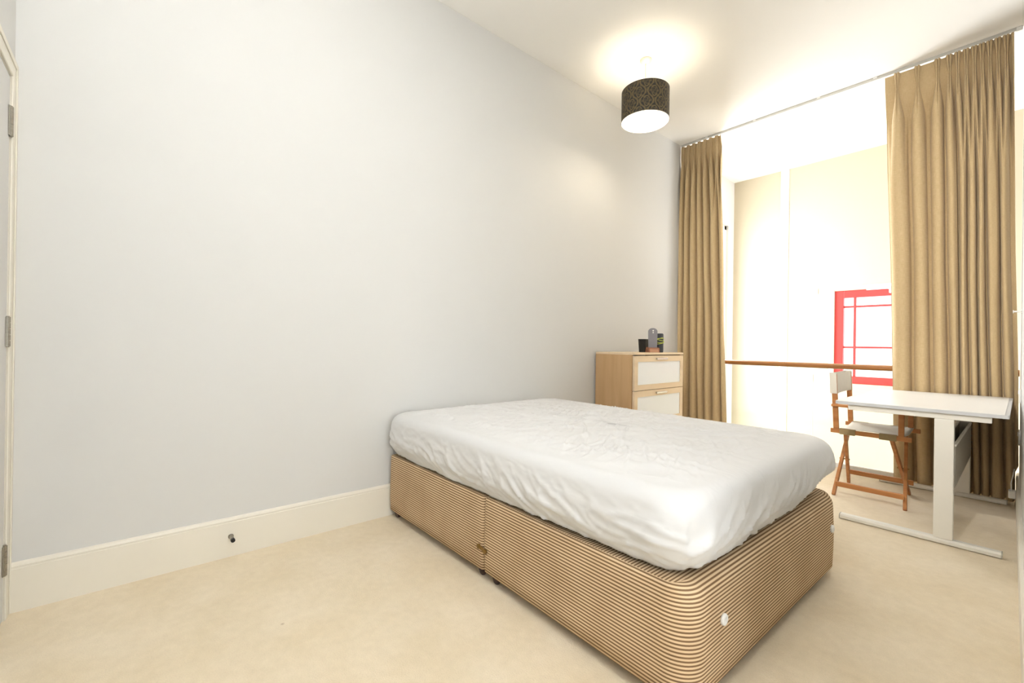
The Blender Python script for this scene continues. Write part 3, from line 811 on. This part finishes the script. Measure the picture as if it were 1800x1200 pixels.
# added ceiling spotlight, unseen, as frontal fill on curtains and desk
sp0, sp1 = Vector((2.12, 0.25, H-0.16)), Vector((1.75, 4.6, 1.35))
dv = (sp1-sp0).normalized()
t = thing('added_spotlight', (sp0.x, sp0.y, H), 'added white ceiling spotlight near the door, unseen fill for the curtains', 'spotlight')
lathe(b := NB(), [(0.05, 0), (0.05, -0.018), (0.045, -0.022)], 28); obj('ceiling_plate', b, 'plastic_white', t)
obj('stem', cyl(NB(), (0, 0, -0.02), (0, 0, -0.12), 0.008, 12), 'plastic_white', t)
c0 = Vector((0, 0, -0.16))
obj('lamp_head', cyl(NB(), c0-dv*0.06, c0+dv*0.06, 0.045, 28), 'plastic_white', t, bevel=0.004)
obj('lens', cyl(NB(), c0+dv*0.06, c0+dv*0.063, 0.038, 28), 'diffuser', t)
l = bpy.data.lights.new('added_spotlight_beam', 'SPOT'); l.energy = 190; l.color = (1.0, 0.97, 0.92); l.spot_size = math.radians(58); l.spot_blend = 1.0; l.shadow_soft_size = 0.05
o = bpy.data.objects.new('added_spotlight_beam', l); COL.objects.link(o); o.location = sp0+dv*0.12; o.rotation_euler = dv.to_track_quat('-Z', 'Y').to_euler()

# ------------------------------------------------------------------ desk
t = thing('desk', (0, 0, 0), 'white desk with T-shaped steel legs standing against the wall in front of wide curtain', 'desk')
DX0, DX1, DY0, DY1, DZ = 1.775, 2.500, 3.34, 4.605, 0.735
b = NB(); prism(b, [(p[0]+(DX0+DX1)/2, p[1]+(DY0+DY1)/2) for p in rbox_profile(DX1-DX0, DY1-DY0, 0.012)], 'z', DZ-0.020, DZ-0.002)
o = obj('edge_band', b, 'desk_edge', t)
b = NB(); prism(b, [(p[0]+(DX0+DX1)/2-0.007, p[1]+(DY0+DY1)/2) for p in rbox_profile(DX1-DX0-0.018, DY1-DY0-0.006, 0.010)], 'z', DZ-0.002, DZ)
obj('desk_top', b, 'desk_top', t)
for y, fx0, fx1 in ((3.375, 1.800, 2.482), (4.565, 1.800, 2.482)):
    lg = boxo('leg', (2.225, y-0.022, 0.03), (2.303, y+0.022, DZ-0.052), 'white_frame', t, bevel=0.004)
    b = NB(); prism(b, [(y-0.026, 0.004), (y+0.026, 0.004), (y+0.026, 0.022), (y+0.016, 0.031), (y-0.016, 0.031), (y-0.026, 0.022)], 'x', fx0+0.004, fx1-0.004)
    fo = obj('foot', b, 'white_frame', t, bevel=0.002)
    for xx in (fx0, fx1-0.004):
        b = NB(); prism(b, [(y-0.026, 0.004), (y+0.026, 0.004), (y+0.026, 0.022), (y+0.016, 0.031), (y-0.016, 0.031), (y-0.026, 0.022)], 'x', xx, xx+0.004)
        obj('end_cap', b, 'tray', fo)
    for xx in (fx0+0.04, fx1-0.04): obj('glide', cyl(NB(), (xx, y, 0.0), (xx, y, 0.005), 0.014, 14), 'rubber', fo)
    boxo('top_bracket', (1.838, y-0.022, DZ-0.052), (2.440, y+0.022, DZ-0.021), 'white_frame', t, bevel=0.002)
for x in (2.02, 2.38): boxo('cross_rail', (x-0.02, 3.40, DZ-0.050), (x+0.02, 4.54, DZ-0.022), 'white_frame', t)
b = NB(); box(b, (2.300, 3.40, 0.31), (2.306, 4.542, 0.535)); box(b, (2.246, 3.40, 0.31), (2.300, 4.542, 0.316)); box(b, (2.240, 3.40, 0.31), (2.246, 4.542, 0.535))
obj('cable_tray', b, 'tray', t)
for x in (2.237, 2.297): boxo('tray_rim', (x, 3.40, 0.535), (x+0.012, 4.542, 0.545), 'white_frame', t)
for k in range(4): obj('bolt', cyl(NB(), (2.303, 4.548, 0.36+k*0.045), (2.309, 4.548, 0.36+k*0.045), 0.005, 10), 'steel', t)

# ------------------------------------------------------------------ director's chair
t = thing('directors_chair', (0, 0, 0), 'folding teak chair with off-white canvas seat and back, pushed under the desk', 'chair')
NY, FYY = 3.85, 4.31
TW = 0.024
def tb(name, p0, p1, w_, h_, side=None, m='teak'):
    return obj(name, beam(NB(), p0, p1, w_, h_, side), m, t, bevel=0.0025)
for y, dx in ((NY, 0.0), (FYY, -0.01)):
    tb('seat_rail', (1.635+dx, y, 0.468), (2.075+dx, y, 0.468), 0.022, 0.030)
    tb('back_post', (1.668+dx, y, 0.475), (1.650+dx, y, 0.875), 0.032, 0.020, (1, 0, 0))
    tb('arm_post', (2.022+dx, y, 0.475), (2.022+dx, y, 0.640), 0.030, 0.020, (1, 0, 0))
    tb('armrest', (1.640+dx, y, 0.650), (2.075+dx, y, 0.650), 0.048, 0.018)
    tb('stretcher', (1.665+dx, y+0.01, 0.085), (2.040+dx, y+0.01, 0.085), 0.018, 0.034)
    for x in (1.735, 1.955):
        b = NB(); box(b, (x-0.045+dx, y-0.017, 0.448), (x+0.045+dx, y-0.0125, 0.487)); box(b, (x-0.045+dx, y-0.017, 0.484), (x+0.045+dx, y+0.017, 0.489)); obj('webbing_loop', b, 'khaki', t, bevel=0.001)
for la0, la1, lb0, lb1 in ((1.655, 1.655, 1.720, 1.650), (1.990, 2.045, 1.972, 2.008)):
    tb('leg', (la0, FYY-0.01, 0.455), (la1, NY, 0.0), 0.020, 0.030, (1, 0, 0))
    tb('leg', (lb0, NY+0.01, 0.455), (lb1, FYY, 0.0), 0.020, 0.030, (1, 0, 0))
    xm = (la0+la1+lb0+lb1)/4
    obj('pivot_bolt', cyl(NB(), (xm-0.032, (NY+FYY)/2, 0.228), (xm+0.032, (NY+FYY)/2, 0.228), 0.005, 12), 'brass', t)
# canvas seat, sagging a little
b = NB(); nx, ny = 14, 16; g = []
for i in range(nx+1):
    x = 1.675+(2.035-1.675)*i/nx
    g.append([b.verts.new((x-0.005, NY+(FYY-NY)*j/ny, 0.487-0.022*sin(pi*j/ny))) for j in range(ny+1)])
for i in range(nx):
    for j in range(ny): b.faces.new((g[i][j], g[i+1][j], g[i+1][j+1], g[i][j+1]))
o = obj('seat_canvas', b, 'canvas', t, smooth=True); md = o.modifiers.new('thickness', 'SOLIDIFY'); md.thickness = 0.003
# canvas back wrapped round the posts
b = NB(); g = []; nj = 18
loop = []
for j in range(nj+1):
    y = NY-0.016+(FYY-NY+0.032)*j/nj; loop.append((-0.019-0.012*sin(pi*j/nj), y))
loop2 = [(0.019-0.006*sin(pi*j/nj)-0.006*sin(pi*j/nj), NY-0.016+(FYY-NY+0.032)*j/nj) for j in range(nj, -1, -1)]
ring = loop+loop2
for k in range(9):
    z = 0.735+0.150*k/8; bx_ = 1.652+(0.735-z)*0.045
    g.append([b.verts.new((bx_+p[0]-0.01*(p[1]-NY)/(FYY-NY), p[1], z+0.006*sin(pi*(p[1]-NY)/(FYY-NY))*(-1 if k == 8 else 0))) for p in ring])
for A, B in zip(g, g[1:]):
    for i in range(len(ring)): b.faces.new((A[i], A[(i+1) % len(ring)], B[(i+1) % len(ring)], B[i]))
o = obj('back_canvas', b, 'canvas', t, smooth=False); md = o.modifiers.new('thickness', 'SOLIDIFY'); md.thickness = 0.002; md.offset = 1

# ------------------------------------------------------------------ fittings on the right wall
yy = 4.42
t = thing('curtain_hook', (rwx(yy), yy, 1.32), 'white tie-back hook on the wall beside the wide curtain', 'hook')
b = NB(); cyl(b, (0, 0, 0), (-0.004, 0, 0), 0.016, 20); cyl(b, (-0.004, 0, 0), (-0.036, 0, 0), 0.0055, 14); cyl(b, (-0.036, 0, 0), (-0.040, 0, 0), 0.011, 18)
obj('hook_body', b, 'plastic_white', t, bevel=0.001)
for z, lab in ((0.77, 'white wall socket just above the desk top'), (0.50, 'white wall socket below the desk top')):
    t = thing('wall_socket', (rwx(4.35), 4.35, z), lab, 'socket')
    boxo('face_plate', (-0.010, -0.073, -0.043), (0, 0.073, 0.043), 'plastic_white', t, bevel=0.003)
    for d in (-0.03, 0.03):
        boxo('rocker_switch', (-0.013, d-0.008, 0.012), (-0.010, d+0.008, 0.032), 'plastic_white', t, bevel=0.001)
t = thing('plug_adaptor', (rwx(4.45)-0.016, 4.45, 0.105), 'small white plug adaptor low on the right skirting beside desk foot', 'plug')
boxo('plug_body', (-0.034, -0.026, -0.026), (0, 0.026, 0.026), 'plastic_white', t, bevel=0.006)
b = NB(); tube(b, [(-0.02, 0, 0.024), (-0.022, 0.01, 0.07), (-0.012, 0.03, 0.13), (-0.008, 0.05, 0.16)], 0.0035, 8); obj('flex', b, 'plastic_white', t, smooth=True)
